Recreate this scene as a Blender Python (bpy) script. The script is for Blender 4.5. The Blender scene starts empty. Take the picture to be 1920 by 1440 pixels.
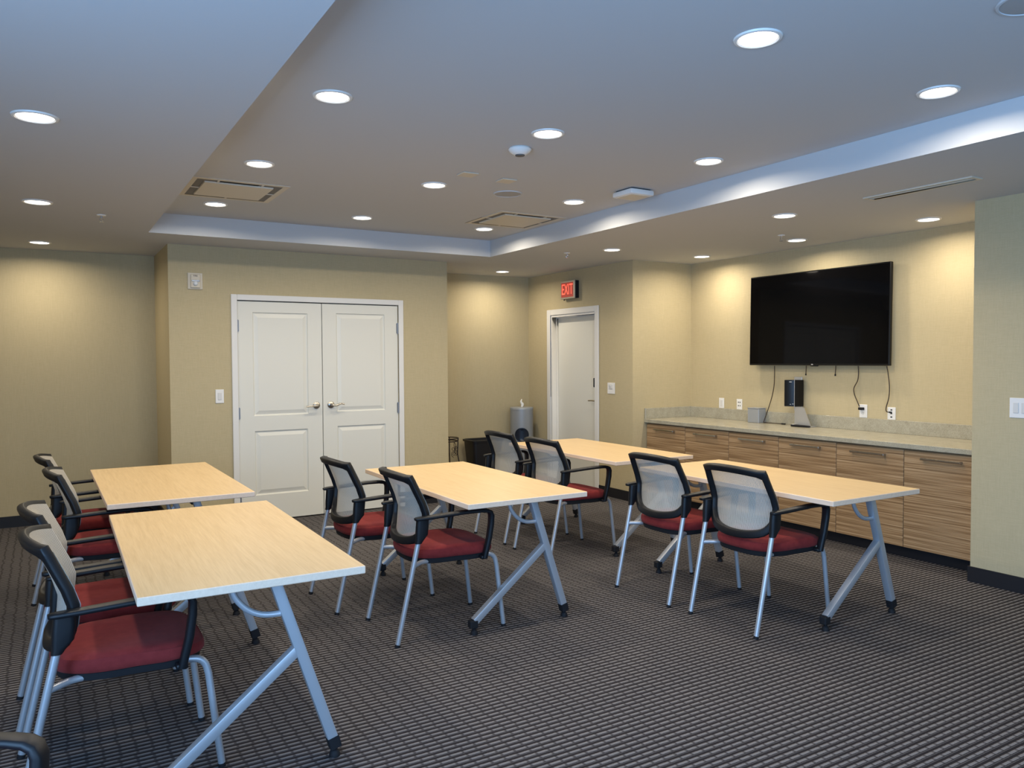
import bpy, bmesh, math, random
from mathutils import Vector, Matrix
random.seed(7)
S = bpy.context.scene
COL = S.collection
R = math.radians

# ------------------------------------------------------------------ camera, world, daylight, exposure
cam_d = bpy.data.cameras.new('camera'); cam = bpy.data.objects.new('camera', cam_d); COL.objects.link(cam)
cam_d.sensor_fit = 'HORIZONTAL'; cam_d.sensor_width = 36.0; cam_d.lens = 36.0*1464.96/1920.0
cam_d.clip_start = 0.05; cam_d.clip_end = 100
yaw, pitch, roll = R(-30.9146), R(-1.794), R(-0.3042)
fw = Vector((-math.sin(yaw)*math.cos(pitch), math.cos(yaw)*math.cos(pitch), math.sin(pitch)))
rt = fw.cross(Vector((0,0,1))).normalized(); up = rt.cross(fw)
rt2 = rt*math.cos(roll)+up*math.sin(roll); up2 = up*math.cos(roll)-rt*math.sin(roll)
M = Matrix((rt2, up2, -fw)).transposed().to_4x4(); M.translation = Vector((0,0,1.4984))
cam.matrix_world = M
S.camera = cam

W = bpy.data.worlds.new('sky'); S.world = W; W.use_nodes = True
bg = W.node_tree.nodes['Background']; bg.inputs[0].default_value = (0.45,0.66,1.0,1); bg.inputs[1].default_value = 1.2

DAY_REAR, DAY_LEFT, DAY_COL = 100.0, 200.0, (0.31,0.58,1.0)
LAMP_POWER, LAMP_COL, LAMP_SPREAD = 10.2, (1.0,0.88,0.70), R(166)
LENS_GLOW = 9.0
def area(name, loc, rot, sx, sy, power, col, spread=math.pi):
    l = bpy.data.lights.new(name,'AREA'); l.shape='RECTANGLE'; l.size=sx; l.size_y=sy; l.energy=power; l.color=col; l.spread=spread
    o = bpy.data.objects.new(name,l); COL.objects.link(o); o.location=loc; o.rotation_euler=rot; return o
area('window_daylight', (0.8,-1.62,1.32), (R(90),0,0), 3.6, 1.9, DAY_REAR, DAY_COL)
area('window_daylight', (-1.52,0.25,1.32), (R(90),0,R(-90)), 3.0, 1.9, DAY_LEFT, DAY_COL)

S.view_settings.view_transform = 'Standard'; S.view_settings.look = 'None'
S.view_settings.exposure = 0.0; S.view_settings.gamma = 1.0; S.view_settings.use_curve_mapping = False
S.cycles.use_denoising = True
S.cycles.max_bounces = 10; S.cycles.diffuse_bounces = 6; S.cycles.transparent_max_bounces = 16
S.cycles.sample_clamp_indirect = 6.0

# ------------------------------------------------------------------ materials
def mat(name, col, rough=0.5, metal=0.0, spec=0.5, emit=None, estr=0.0, coat=0.0):
    m = bpy.data.materials.new(name); m.use_nodes = True
    b = m.node_tree.nodes['Principled BSDF']
    b.inputs['Base Color'].default_value = (*col,1); b.inputs['Roughness'].default_value = rough
    b.inputs['Metallic'].default_value = metal; b.inputs['Specular IOR Level'].default_value = spec
    if coat: b.inputs['Coat Weight'].default_value = coat; b.inputs['Coat Roughness'].default_value = 0.05
    if emit: b.inputs['Emission Color'].default_value = (*emit,1); b.inputs['Emission Strength'].default_value = estr
    return m
class NT:
    def __init__(s, m): s.t = m.node_tree; s.b = s.t.nodes['Principled BSDF']
    def n(s, typ, **kw):
        x = s.t.nodes.new(typ)
        for k,v in kw.items(): setattr(x,k,v)
        return x
    def l(s, a, b): s.t.links.new(a,b)
    def coords(s, scale=(1,1,1), kind='Object'):
        tc = s.n('ShaderNodeTexCoord'); mp = s.n('ShaderNodeMapping'); mp.inputs['Scale'].default_value = scale
        s.l(tc.outputs[kind], mp.inputs['Vector']); return mp.outputs['Vector']
    def noise(s, vec, scale, detail=3, rough=0.5):
        x = s.n('ShaderNodeTexNoise'); x.inputs['Scale'].default_value=scale; x.inputs['Detail'].default_value=detail
        x.inputs['Roughness'].default_value=rough; s.l(vec, x.inputs['Vector']); return x.outputs['Fac']
    def ramp(s, fac, stops):
        x = s.n('ShaderNodeValToRGB'); e = x.color_ramp.elements
        while len(e) < len(stops): e.new(0.5)
        for i,(p,c) in enumerate(stops): e[i].position=p; e[i].color=(*c,1)
        s.l(fac, x.inputs['Fac']); return x.outputs['Color']
    def math(s, op, a, b=None, c=None):
        x = s.n('ShaderNodeMath', operation=op)
        for i,v in enumerate((a,b,c)):
            if v is None: continue
            if isinstance(v,(int,float)): x.inputs[i].default_value=v
            else: s.l(v, x.inputs[i])
        return x.outputs[0]
    def bump(s, h, strength, dist):
        x = s.n('ShaderNodeBump'); x.inputs['Strength'].default_value=strength; x.inputs['Distance'].default_value=dist
        s.l(h, x.inputs['Height']); s.l(x.outputs['Normal'], s.b.inputs['Normal'])
    def mixc(s, fac, a, b):
        x = s.n('ShaderNodeMix', data_type='RGBA')
        s.l(fac, x.inputs['Factor'])
        for sock,v in ((x.inputs[6],a),(x.inputs[7],b)):
            if isinstance(v,tuple): sock.default_value=(*v,1)
            else: s.l(v,sock)
        return x.outputs[2]

def m_wallpaper():
    m = mat('woven_vinyl_wallpaper',(0.6,0.5,0.3),0.75,spec=0.25); t = NT(m)
    a = t.noise(t.coords((16,16,420)),1.0,4,0.6); b = t.noise(t.coords((380,380,12)),1.0,4,0.6); c = t.noise(t.coords((1,1,1)),200,2)
    s = t.math('ADD', t.math('ADD', t.math('MULTIPLY',a,0.42), t.math('MULTIPLY',b,0.42)), t.math('MULTIPLY',c,0.16))
    t.l(t.ramp(s, [(0.34,(0.440,0.368,0.222)),(0.5,(0.485,0.408,0.250)),(0.66,(0.530,0.448,0.278))]), t.b.inputs['Base Color'])
    t.bump(s, 0.25, 0.002); return m
def m_ceiling():
    m = mat('ceiling_paint',(0.54,0.55,0.56),0.85,spec=0.2); t = NT(m)
    t.bump(t.noise(t.coords(),220,3), 0.12, 0.001); return m
def m_carpet():
    m = mat('ribbed_dash_carpet',(0.03,0.03,0.03),0.95,spec=0.1); t = NT(m)
    tc = t.n('ShaderNodeTexCoord'); sp = t.n('ShaderNodeSeparateXYZ'); t.l(tc.outputs['Object'], sp.inputs[0])
    wob = t.noise(t.coords((1,1,1)),90,2)
    wv = t.math('MULTIPLY', t.math('SUBTRACT',wob,0.5), 0.006)
    wn = t.n('ShaderNodeTexWhiteNoise', noise_dimensions='1D'); t.l(t.math('FLOOR', t.math('DIVIDE', t.math('SUBTRACT', sp.outputs['Y'], 2.0782), 0.0312)), wn.inputs['W'])
    x = t.math('ADD', t.math('ADD', sp.outputs['X'], wv), t.math('MULTIPLY', t.math('SUBTRACT', wn.outputs['Value'], 0.5), 0.012)); y = t.math('ADD', sp.outputs['Y'], t.math('MULTIPLY',wv,0.5))
    fx = t.math('FRACT', t.math('DIVIDE', t.math('SUBTRACT', x, 2.2517), 0.0565))
    fy = t.math('FRACT', t.math('DIVIDE', t.math('SUBTRACT', y, 2.0782), 0.0312))
    def band(f, c, hw, soft):  # 1 inside |f-c|<hw
        d = t.math('ABSOLUTE', t.math('SUBTRACT', f, c))
        r = t.n('ShaderNodeMapRange', interpolation_type='SMOOTHSTEP'); t.l(d, r.inputs[0])
        r.inputs[1].default_value=hw-soft; r.inputs[2].default_value=hw+soft; r.inputs[3].default_value=1; r.inputs[4].default_value=0
        return r.outputs[0]
    dash = t.math('MULTIPLY', t.math('ADD', t.math('MULTIPLY', band(fx,0.5,0.41,0.06), 0.5), 0.5), band(fy,0.5,0.21,0.07))
    line = t.math('MULTIPLY', band(fy,0.14,0.06,0.05), 0.6)
    pat = t.math('MAXIMUM', dash, line)
    fib = t.noise(t.coords((1,1,1)),420,3,0.7)
    pat2 = t.math('MULTIPLY', pat, t.math('ADD', t.math('MULTIPLY',fib,1.1), 0.35))
    big = t.noise(t.coords((1,1,1)),0.9,2)
    c = t.ramp(pat2, [(0.0,(0.022,0.019,0.021)),(0.35,(0.055,0.05,0.051)),(0.95,(0.20,0.19,0.192))])
    t.l(c, t.b.inputs['Base Color'])
    t.bump(t.math('ADD', pat, t.math('MULTIPLY',fib,0.5)), 0.6, 0.004); return m
def m_maple(edge=False):
    m = mat('maple_edge_band' if edge else 'maple_laminate',(0.7,0.5,0.3),0.38,spec=0.4); t = NT(m)
    v = t.coords((70,3.0,70)); a = t.noise(v,1.0,4,0.6); b = t.noise(t.coords((260,9,260)),1.0,2)
    s = t.math('ADD', t.math('MULTIPLY',a,0.6), t.math('MULTIPLY',b,0.4))
    if edge: st = [(0.3,(0.72,0.55,0.41)),(0.7,(0.82,0.65,0.50))]
    else: st = [(0.3,(0.57,0.40,0.205)),(0.5,(0.645,0.466,0.252)),(0.72,(0.715,0.535,0.305))]
    t.l(t.ramp(s,st), t.b.inputs['Base Color']); return m
def m_zebra():
    m = mat('zebrano_laminate',(0.4,0.25,0.13),0.42,spec=0.4); t = NT(m)
    a = t.noise(t.coords((6,0.9,75)),1.0,4,0.62); b = t.noise(t.coords((10,1.6,240)),1.0,3,0.6)
    s = t.math('ADD', t.math('MULTIPLY',a,0.62), t.math('MULTIPLY',b,0.38))
    t.l(t.ramp(s,[(0.36,(0.15,0.085,0.040)),(0.46,(0.265,0.16,0.078)),(0.55,(0.40,0.262,0.138)),(0.66,(0.54,0.39,0.235))]), t.b.inputs['Base Color']); return m
def m_quartz():
    m = mat('grey_quartz',(0.4,0.38,0.33),0.22,spec=0.5); t = NT(m)
    a = t.noise(t.coords(),160,4,0.7); b = t.noise(t.coords(),14,3)
    s = t.math('ADD', t.math('MULTIPLY',a,0.75), t.math('MULTIPLY',b,0.25))
    t.l(t.ramp(s,[(0.35,(0.27,0.25,0.185)),(0.5,(0.37,0.345,0.262)),(0.65,(0.46,0.43,0.335))]), t.b.inputs['Base Color']); return m
def m_fabric():
    m = mat('maroon_seat_fabric',(0.25,0.03,0.03),0.9,spec=0.15); t = NT(m)
    a = t.noise(t.coords((1,1,1)),700,2,0.6); b = t.noise(t.coords(),35,3)
    s = t.math('ADD', t.math('MULTIPLY',a,0.6), t.math('MULTIPLY',b,0.4))
    t.l(t.ramp(s,[(0.3,(0.150,0.016,0.016)),(0.7,(0.235,0.031,0.029))]), t.b.inputs['Base Color'])
    t.b.inputs['Sheen Weight'].default_value = 0.04
    t.bump(a,0.3,0.001); return m
def m_mesh():
    m = mat('grey_back_mesh',(0.50,0.475,0.42),0.7,spec=0.2); t = NT(m)
    tc = t.n('ShaderNodeTexCoord'); sp = t.n('ShaderNodeSeparateXYZ'); t.l(tc.outputs['UV'], sp.inputs[0])
    def st(c, period, duty):
        f = t.math('FRACT', t.math('DIVIDE', c, period)); d = t.math('ABSOLUTE', t.math('SUBTRACT', f, 0.5))
        r = t.n('ShaderNodeMapRange'); t.l(d, r.inputs[0]); r.inputs[1].default_value=duty/2-0.08; r.inputs[2].default_value=duty/2+0.08
        r.inputs[3].default_value=1; r.inputs[4].default_value=0; return r.outputs[0]
    v = st(sp.outputs['X'],0.0085,0.62); h = st(sp.outputs['Y'],0.0032,0.5)
    k = t.math('MAXIMUM', v, t.math('MULTIPLY', h, 0.55))
    al = t.math('ADD', t.math('MULTIPLY',k,0.60), 0.32)
    t.l(al, t.b.inputs['Alpha']); return m
MT = dict(
    wall=m_wallpaper(), ceil=m_ceiling(), carpet=m_carpet(), maple=m_maple(), maple_edge=m_maple(True), zebra=m_zebra(), quartz=m_quartz(),
    fabric=m_fabric(), mesh=m_mesh(),
    silver=mat('silver_powder_coat',(0.46,0.48,0.51),0.38,0.5,0.5), black=mat('black_plastic',(0.006,0.007,0.009),0.45,spec=0.32),
    blackmat=mat('matt_black',(0.010,0.010,0.012),0.7,spec=0.3), base=mat('black_rubber_baseboard',(0.012,0.012,0.015),0.5,spec=0.4),
    door=mat('white_door_paint',(0.72,0.71,0.64),0.42,spec=0.4), trim=mat('white_trim_paint',(0.74,0.73,0.70),0.4,spec=0.4),
    gap=mat('dark_gap_shade',(0.02,0.018,0.015),0.9,spec=0.1), steel=mat('satin_nickel',(0.50,0.47,0.42),0.3,1.0), hinge=mat('hinge_steel',(0.36,0.38,0.42),0.35,0.9),
    whitep=mat('white_plastic',(0.78,0.77,0.74),0.35), greyp=mat('pale_grey_plastic',(0.55,0.55,0.55),0.5), beigep=mat('beige_plastic',(0.62,0.56,0.45),0.5),
    lens=mat('glowing_lens',(0.9,0.9,0.9),0.5,emit=(1.0,0.93,0.82),estr=LENS_GLOW), screen=mat('glossy_screen',(0.002,0.002,0.0025),0.05,spec=0.13),
    tvcase=mat('tv_bezel',(0.005,0.005,0.005),0.3,spec=0.25), grey=mat('grey_painted_steel',(0.33,0.35,0.37),0.42,0.2), alu=mat('brushed_aluminium',(0.52,0.53,0.54),0.4,0.7),
    cable=mat('dark_brown_cable',(0.035,0.022,0.012),0.5), redglow=mat('glowing_red_letter',(0.8,0.1,0.06),0.5,emit=(1.0,0.12,0.07),estr=1.1),
    redpanel=mat('red_lit_panel',(0.30,0.03,0.02),0.5,emit=(1.0,0.05,0.03),estr=0.16), signcase=mat('brushed_sign_case',(0.38,0.34,0.29),0.4,0.5),
    bin=mat('black_bin_plastic',(0.008,0.008,0.010),0.45), iron=mat('wrought_iron',(0.025,0.015,0.012),0.5,0.3), tissue=mat('white_tissue',(0.85,0.84,0.80),0.9),
    slotgrey=mat('grey_slot',(0.16,0.15,0.135),0.7), grille=mat('grey_speaker_grille',(0.36,0.36,0.36),0.7), sensor=mat('grey_sensor',(0.10,0.10,0.10),0.5), smoke=mat('dark_slot',(0.015,0.014,0.013),0.8), chrome=mat('chrome_sprinkler',(0.6,0.6,0.6),0.25,0.9), strobe=mat('strobe_lens',(0.75,0.78,0.8),0.1,spec=0.8),
    ink=mat('dark_ink',(0.05,0.03,0.03),0.7), whiteink=mat('white_ink',(0.7,0.7,0.7),0.5), handle=mat('brushed_steel_handle',(0.46,0.43,0.38),0.28,1.0),
    greyswitch=mat('off_white_rocker',(0.66,0.65,0.62),0.35), deep=mat('navy_black_opening_shade',(0.010,0.016,0.03),0.3))

# ------------------------------------------------------------------ mesh helpers
def bx(bm, a, b, bev=0.0, seg=2):
    r = bmesh.ops.create_cube(bm, size=1.0); vs = r['verts']
    a, b = Vector(a), Vector(b)
    for v in vs: v.co = Vector(((a.x+b.x)/2+v.co.x*(b.x-a.x), (a.y+b.y)/2+v.co.y*(b.y-a.y), (a.z+b.z)/2+v.co.z*(b.z-a.z)))
    if bev:
        es = list({e for v in vs for e in v.link_edges})
        bmesh.ops.bevel(bm, geom=es, offset=bev, segments=seg, affect='EDGES', profile=0.5)
def ring(bm, pts): return [bm.verts.new(p) for p in pts]
def bridge(bm, r1, r2, closed=True):
    n = len(r1)
    for i in range(n if closed else n-1):
        j = (i+1)%n; bm.faces.new((r1[i], r1[j], r2[j], r2[i]))
def cap(bm, r, flip=False):
    bm.faces.new(list(reversed(r)) if flip else r)
def tube(bm, pts, r, n=12, caps=True, closed=False):
    pts = [Vector(p) for p in pts]; rs = r if isinstance(r,(list,tuple)) else [r]*len(pts)
    prev = None; rings = []; N = len(pts)
    for i,p in enumerate(pts):
        a = pts[(i-1)%N] if (closed or i>0) else p; c = pts[(i+1)%N] if (closed or i<N-1) else p
        t = (c-a).normalized()
        if prev is None:
            q = Vector((0,0,1)) if abs(t.z)<0.9 else Vector((0,1,0)); u = t.cross(q).normalized()
        else: u = (prev-t*prev.dot(t)).normalized()
        prev = u; w = t.cross(u)
        rings.append(ring(bm, [p+(u*math.cos(2*math.pi*k/n)+w*math.sin(2*math.pi*k/n))*rs[i] for k in range(n)]))
    for a,b in zip(rings, rings[1:]): bridge(bm,a,b)
    if closed: bridge(bm, rings[-1], rings[0])
    elif caps: cap(bm, rings[0], True); cap(bm, rings[-1])
def rrect(w, h, r=0.3, n=3):
    """rounded rectangle outline in 2D, r as a share of the smaller half side"""
    rr = min(w,h)/2*r*2; rr = min(rr, min(w,h)/2); o = []
    for cx,cy,a0 in ((w/2-rr,h/2-rr,0),(-w/2+rr,h/2-rr,90),(-w/2+rr,-h/2+rr,180),(w/2-rr,-h/2+rr,270)):
        for k in range(n+1):
            a = R(a0+90*k/n); o.append((cx+rr*math.cos(a), cy+rr*math.sin(a)))
    return o
def sweep(bm, frames, caps=True, closed=False, r=0.3, n=2):
    """frames: (point, axisA, axisB, wA, wB)"""
    rings = []
    for p,A,B,wa,wb in frames: rings.append(ring(bm, [p+A*x+B*y for x,y in rrect(wa,wb,r,n)]))
    for a,b in zip(rings,rings[1:]): bridge(bm,a,b)
    if closed: bridge(bm,rings[-1],rings[0])
    elif caps: cap(bm,rings[0],True); cap(bm,rings[-1])
def sq_bar(bm, a, b, wx, wy, axis=(0,1,0), bev=0.09):
    a,b = Vector(a),Vector(b); t=(b-a).normalized(); Y=Vector(axis); X=Y.cross(t).normalized(); Y=t.cross(X)
    sweep(bm, [(a,X,Y,wx,wy),(b,X,Y,wx,wy)], r=bev)
def lathe(bm, prof, c=(0,0,0), n=32, axis='Z', caps=True):
    c = Vector(c); rings=[]
    for r,h in prof:
        P=[]
        for k in range(n):
            a=2*math.pi*k/n; x,y=r*math.cos(a),r*math.sin(a)
            P.append(c+(Vector((x,y,h)) if axis=='Z' else Vector((x,h,y)) if axis=='Y' else Vector((h,x,y))))
        rings.append(ring(bm,P))
    for a,b in zip(rings,rings[1:]): bridge(bm,a,b)
    if caps: cap(bm,rings[0],True); cap(bm,rings[-1])
def spline(keys, n):
    """Catmull-Rom through points, n per span"""
    P=[Vector(k) for k in keys]; P=[P[0]*2-P[1]]+P+[P[-1]*2-P[-2]]; out=[]
    for i in range(1,len(P)-2):
        for k in range(n):
            t=k/n; a,b,c,d=P[i-1:i+3]
            out.append(0.5*((2*b)+(c-a)*t+(2*a-5*b+4*c-d)*t*t+(-a+3*b-3*c+d)*t**3))
    out.append(P[-2].copy()); return out
def obj(name, bm, m, parent=None, smooth=True, angle=35):
    bmesh.ops.remove_doubles(bm, verts=bm.verts, dist=1e-6)
    bmesh.ops.recalc_face_normals(bm, faces=bm.faces)
    me = bpy.data.meshes.new(name); 
    if smooth:
        for f in bm.faces: f.smooth = True
        for e in bm.edges:
            if len(e.link_faces)==2 and e.calc_face_angle(0) > R(angle): e.smooth = False
    bm.to_mesh(me); bm.free()
    ms = m if isinstance(m,(list,tuple)) else [m]
    for x in ms: me.materials.append(x)
    o = bpy.data.objects.new(name, me); COL.objects.link(o)
    if parent: o.parent = parent
    return o
def B(): return bmesh.new()
def box(name, a, b, m, parent=None, bev=0.0, seg=2):
    bm=B(); bx(bm,a,b,bev,seg); return obj(name,bm,m,parent)
def tag(o, label, cat, group=None):
    o['label']=label; o['category']=cat
    if group: o['group']=group
    return o
def thing(name, label, cat, loc=(0,0,0), rz=0.0, group=None):
    o=bpy.data.objects.new(name,None); COL.objects.link(o); o.empty_display_size=0.1
    o.location=loc; o.rotation_euler=(0,0,rz); return tag(o,label,cat,group)
def struct(o): o['kind']='structure'; return o
def dup(root, loc, rz, label, group=None):
    def cp(o, par):
        c=o.copy(); COL.objects.link(c)
        if par: c.parent=par
        for ch in list(o.children): cp(ch,c)
        return c
    r=cp(root,None); r.location=loc; r.rotation_euler=(0,0,rz); r['label']=label
    if group: r['group']=group
    return r
def text(name, s, size, m, parent, mat4, extrude=0.0008, align='CENTER'):
    c=bpy.data.curves.new(name,'FONT'); c.body=s; c.size=size; c.extrude=extrude; c.align_x=align; c.align_y='CENTER'
    c.materials.append(m); f=bpy.data.objects.new('font',c); COL.objects.link(f); bpy.context.view_layer.update()
    me=bpy.data.meshes.new_from_object(f.evaluated_get(bpy.context.evaluated_depsgraph_get())); me.name=name
    bpy.data.objects.remove(f); bpy.data.curves.remove(c)
    o=bpy.data.objects.new(name,me); COL.objects.link(o); o.parent=parent; o.matrix_local=mat4; return o
def face_mat(loc, xdir, ydir, sx=1.0):
    X,Y=Vector(xdir),Vector(ydir); Z=X.cross(Y); m=Matrix((X*sx,Y,Z)).transposed().to_4x4(); m.translation=Vector(loc); return m

# ------------------------------------------------------------------ room shell
ZS, ZT = 2.525, 2.687
XL, YR_ = -1.5, -1.6
XR, YN, XTV, YE, XE, YA, XD0, XD1, YB = 5.286, 2.876, 6.086, 6.343, 5.266, 8.38, 0.946, 3.652, 7.4165
TX0, TX1, TY0, TY1 = 0.735, 3.852, -0.95, 6.842
T = 0.12
struct(box('floor', (XL-T,YR_-T,-0.1),(XTV+T,YA+T,0.0), MT['carpet']))
bm=B()
bx(bm,(XL-T,YR_-T,ZT),(XTV+T,YA+T,ZT+0.12))
bx(bm,(XL-T,YR_-T,ZS),(TX0,YA+T,ZT)); bx(bm,(TX1,YR_-T,ZS),(XTV+T,YA+T,ZT))
bx(bm,(TX0,TY1,ZS),(TX1,YA+T,ZT)); bx(bm,(TX0,YR_-T,ZS),(TX1,TY0,ZT))
struct(obj('ceiling',bm,MT['ceil'],smooth=False))
def wall(name, *boxes):
    bm=B()
    for a,b in boxes: bx(bm,a,b)
    return struct(obj(name,bm,MT['wall'],smooth=False))
LW0,LW1=-1.3,1.8
wall('wall_left', ((XL-T,YR_,0),(XL,LW0,ZS)), ((XL-T,LW1,0),(XL,YA,ZS)), ((XL-T,LW0,0),(XL,LW1,0.3)), ((XL-T,LW0,2.35),(XL,LW1,ZS)))
bm=B()
for p,q in (((XL-.09,LW0,.3),(XL-.04,LW0+.05,2.35)),((XL-.09,LW1-.05,.3),(XL-.04,LW1,2.35)),((XL-.09,LW0,.3),(XL-.04,LW1,.35)),((XL-.09,LW0,2.3),(XL-.04,LW1,2.35)),((XL-.09,.23,.3),(XL-.04,.27,2.35))): bx(bm,p,q)
struct(obj('window_3',bm,MT['trim'],smooth=False))
wall('wall_recess', ((XL-T,YA,0),(XD0,YA+T,ZS)))
DX0,DX1,DZ = 1.52,3.095,2.058
wall('wall_back', ((XD0,YB,0),(DX0,YB+T,ZS)), ((DX1,YB,0),(XD1,YB+T,ZS)), ((DX0,YB,DZ),(DX1,YB+T,ZS)),
     ((XD0,YB+T,0),(XD0+T,YA+T,ZS)), ((XD1-T,YB+T,0),(XD1,YA+T,ZS)))
wall('wall_alcove', ((XD1,YA,0),(XE,YA+T,ZS)))
EY0,EY1,EZ = 6.98,7.875,2.03
wall('wall_exit', ((XE,EY1,0),(XE+T,YA+T,ZS)), ((XE,YE,0),(XE+T,EY0,ZS)), ((XE,EY0,EZ),(XE+T,EY1,ZS)), ((XE+T,YE,0),(XTV+T,YE+T,ZS)))
wall('wall_screen', ((XTV,YN-T,0),(XTV+T,YE,ZS)))
wall('wall_right', ((XR,YR_,0),(XR+T,YN,ZS)), ((XR+T,YN-T,0),(XTV,YN,ZS)))
wins=[(-1.0,0.75),(0.85,2.6)]
rb=[((XL,YR_-T,0),(XR,YR_,0.3)),((XL,YR_-T,2.35),(XR,YR_,ZS)),((XL,YR_-T,0.3),(-1.0,YR_,2.35)),((0.75,YR_-T,0.3),(0.85,YR_,2.35)),((2.6,YR_-T,0.3),(XR,YR_,2.35))]
wall('wall_front', *rb)
for k,(a,b) in enumerate(wins):
    bm=B()
    for p,q in (((a,YR_-.08,.3),(a+.05,YR_-.02,2.35)),((b-.05,YR_-.08,.3),(b,YR_-.02,2.35)),((a,YR_-.08,.3),(b,YR_-.02,.35)),((a,YR_-.08,2.3),(b,YR_-.02,2.35)),(((a+b)/2-.02,YR_-.08,.3),((a+b)/2+.02,YR_-.02,2.35))): bx(bm,p,q)
    struct(obj('window_%d'%(k+1),bm,MT['trim'],smooth=False))
# baseboards
def base(side, *boxes):
    bm=B()
    for a,b in boxes: bx(bm,a,b)
    struct(obj('baseboard_'+side,bm,MT['base'],smooth=False))
bh,bt=0.102,0.012
base('recess', ((XL,YA-bt,0),(XD0,YA,bh)), ((XD0-bt,YB-bt,0),(XD0,YA-bt,bh)))
base('back', ((XD0-bt,YB-bt,0),(1.466,YB,bh)), ((3.15,YB-bt,0),(XD1+bt,YB,bh)))
base('alcove', ((XD1,YB,0),(XD1+bt,YA,bh)), ((XD1+bt,YA-bt,0),(XE-bt,YA,bh)))
base('exit', ((XE-bt,YE-bt,0),(XE,6.912,bh)), ((XE-bt,7.945,0),(XE,YA-bt,bh)), ((XE,YE-bt,0),(5.45,YE,bh)))
base('right', ((XR-bt,YR_,0),(XR,YN+bt,bh)), ((XR,YN,0),(5.44,YN+bt,bh)))
base('left', ((XL,YR_,0),(XL+bt,YA-bt,bh)))

# ------------------------------------------------------------------ doors
def panel_leaf(bm, W_, H, TH, panels):
    """leaf in local x (0..W), z (0..H), front face at y=0 looking to -y; moulded panels"""
    xs={0.0,W_}; zs={0.0,H}
    for x0,z0,x1,z1 in panels: xs|={x0,x1}; zs|={z0,z1}
    xs=sorted(xs); zs=sorted(zs)
    vid={}
    def V(x,y,z):
        k=(round(x,5),round(y,5),round(z,5))
        if k not in vid: vid[k]=bm.verts.new((x,y,z))
        return vid[k]
    for i in range(len(xs)-1):
        for j in range(len(zs)-1):
            cx,cz=(xs[i]+xs[i+1])/2,(zs[j]+zs[j+1])/2
            if any(p[0]<cx<p[2] and p[1]<cz<p[3] for p in panels): continue
            bm.faces.new((V(xs[i],0,zs[j]),V(xs[i+1],0,zs[j]),V(xs[i+1],0,zs[j+1]),V(xs[i],0,zs[j+1])))
    for x0,z0,x1,z1 in panels:
        prev=None
        for ins,dep in ((0,0),(0.006,0.010),(0.014,0.012),(0.048,0.002),(0.052,0.002)):
            r=[V(x0+ins,dep,z0+ins),V(x1-ins,dep,z0+ins),V(x1-ins,dep,z1-ins),V(x0+ins,dep,z1-ins)]
            if prev: bridge(bm,prev,r)
            prev=r
        bm.faces.new(prev)
    # sides + back
    for (xa,za),(xb,zb) in (((0,0),(W_,0)),((W_,0),(W_,H)),((W_,H),(0,H)),((0,H),(0,0))):
        bm.faces.new((V(xa,0,za),V(xb,0,zb),V(xb,TH,zb),V(xa,TH,za)))
    bm.faces.new((V(0,TH,0),V(W_,TH,0),V(W_,TH,H),V(0,TH,H)))
def leaf(name, x0, x1, panels):
    bm=B(); panel_leaf(bm, x1-x0, 2.035, 0.04, panels); o=obj(name,bm,MT['door'],angle=8); o.location=(x0,YB+0.006,0.012); return struct(o)
dl = leaf('door_1', 1.5225, 2.3055, [(0.136,0.975,0.648,1.935),(0.144,0.235,0.640,0.835)])
dr = leaf('door_2', 2.3125, 3.092, [(0.138,0.985,0.640,1.945),(0.140,0.24,0.640,0.845)])
def lever_handle(parent, cx, cz, dirx, curved):
    bm=B()
    lathe(bm,[(0.033,0.0),(0.034,-0.006),(0.028,-0.012),(0.0135,-0.016),(0.012,-0.05),(0.0,-0.052)][:-1],(cx,0,cz),28,'Y')
    if curved: pts=spline([(cx,-0.05,cz),(cx+dirx*0.02,-0.056,cz-0.006),(cx+dirx*0.05,-0.056,cz-0.002),(cx+dirx*0.085,-0.054,cz+0.010),(cx+dirx*0.12,-0.05,cz+0.002)],5)
    else: pts=spline([(cx,-0.05,cz),(cx+dirx*0.03,-0.056,cz-0.004),(cx+dirx*0.07,-0.056,cz-0.006),(cx+dirx*0.112,-0.052,cz-0.007)],5)
    n=len(pts); tube(bm,pts,[0.011-0.004*i/(n-1) for i in range(n)],10)
    return obj('door_handle',bm,MT['steel'],parent)
lever_handle(dl, 2.246-1.5225, 1.056, -1, False); lever_handle(dr, 2.388-2.3125, 1.057, 1, True)
def hinge(parent, x, z):
    bm=B(); tube(bm,[(x,-0.010,z-0.055),(x,-0.010,z+0.055)],0.0085,10); bx(bm,(x-0.014,-0.005,z-0.05),(x+0.014,-0.0005,z+0.05))
    return obj('hinge',bm,MT['hinge'],parent)
for z in (1.809,1.004,0.195): hinge(dl,0.0,z); hinge(dr,3.092-2.3125,z)
bm=B(); cw=0.054   # casing of the double door
bx(bm,(1.467,YB-0.016,0),(1.467+cw,YB,2.106),0.004,1); bx(bm,(3.096,YB-0.016,0),(3.096+cw,YB,2.106),0.004,1); bx(bm,(1.467+cw,YB-0.016,2.054),(3.096,YB,2.106),0.004,1)
struct(obj('trim_1',bm,MT['trim']))
bm=B(); bx(bm,(DX0,YB+0.05,0),(DX1,YB+T,DZ))  # near-black block added behind the leaves, shade of the gaps as colour
struct(obj('gap_shade_backing',bm,MT['gap'],smooth=False))
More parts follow.
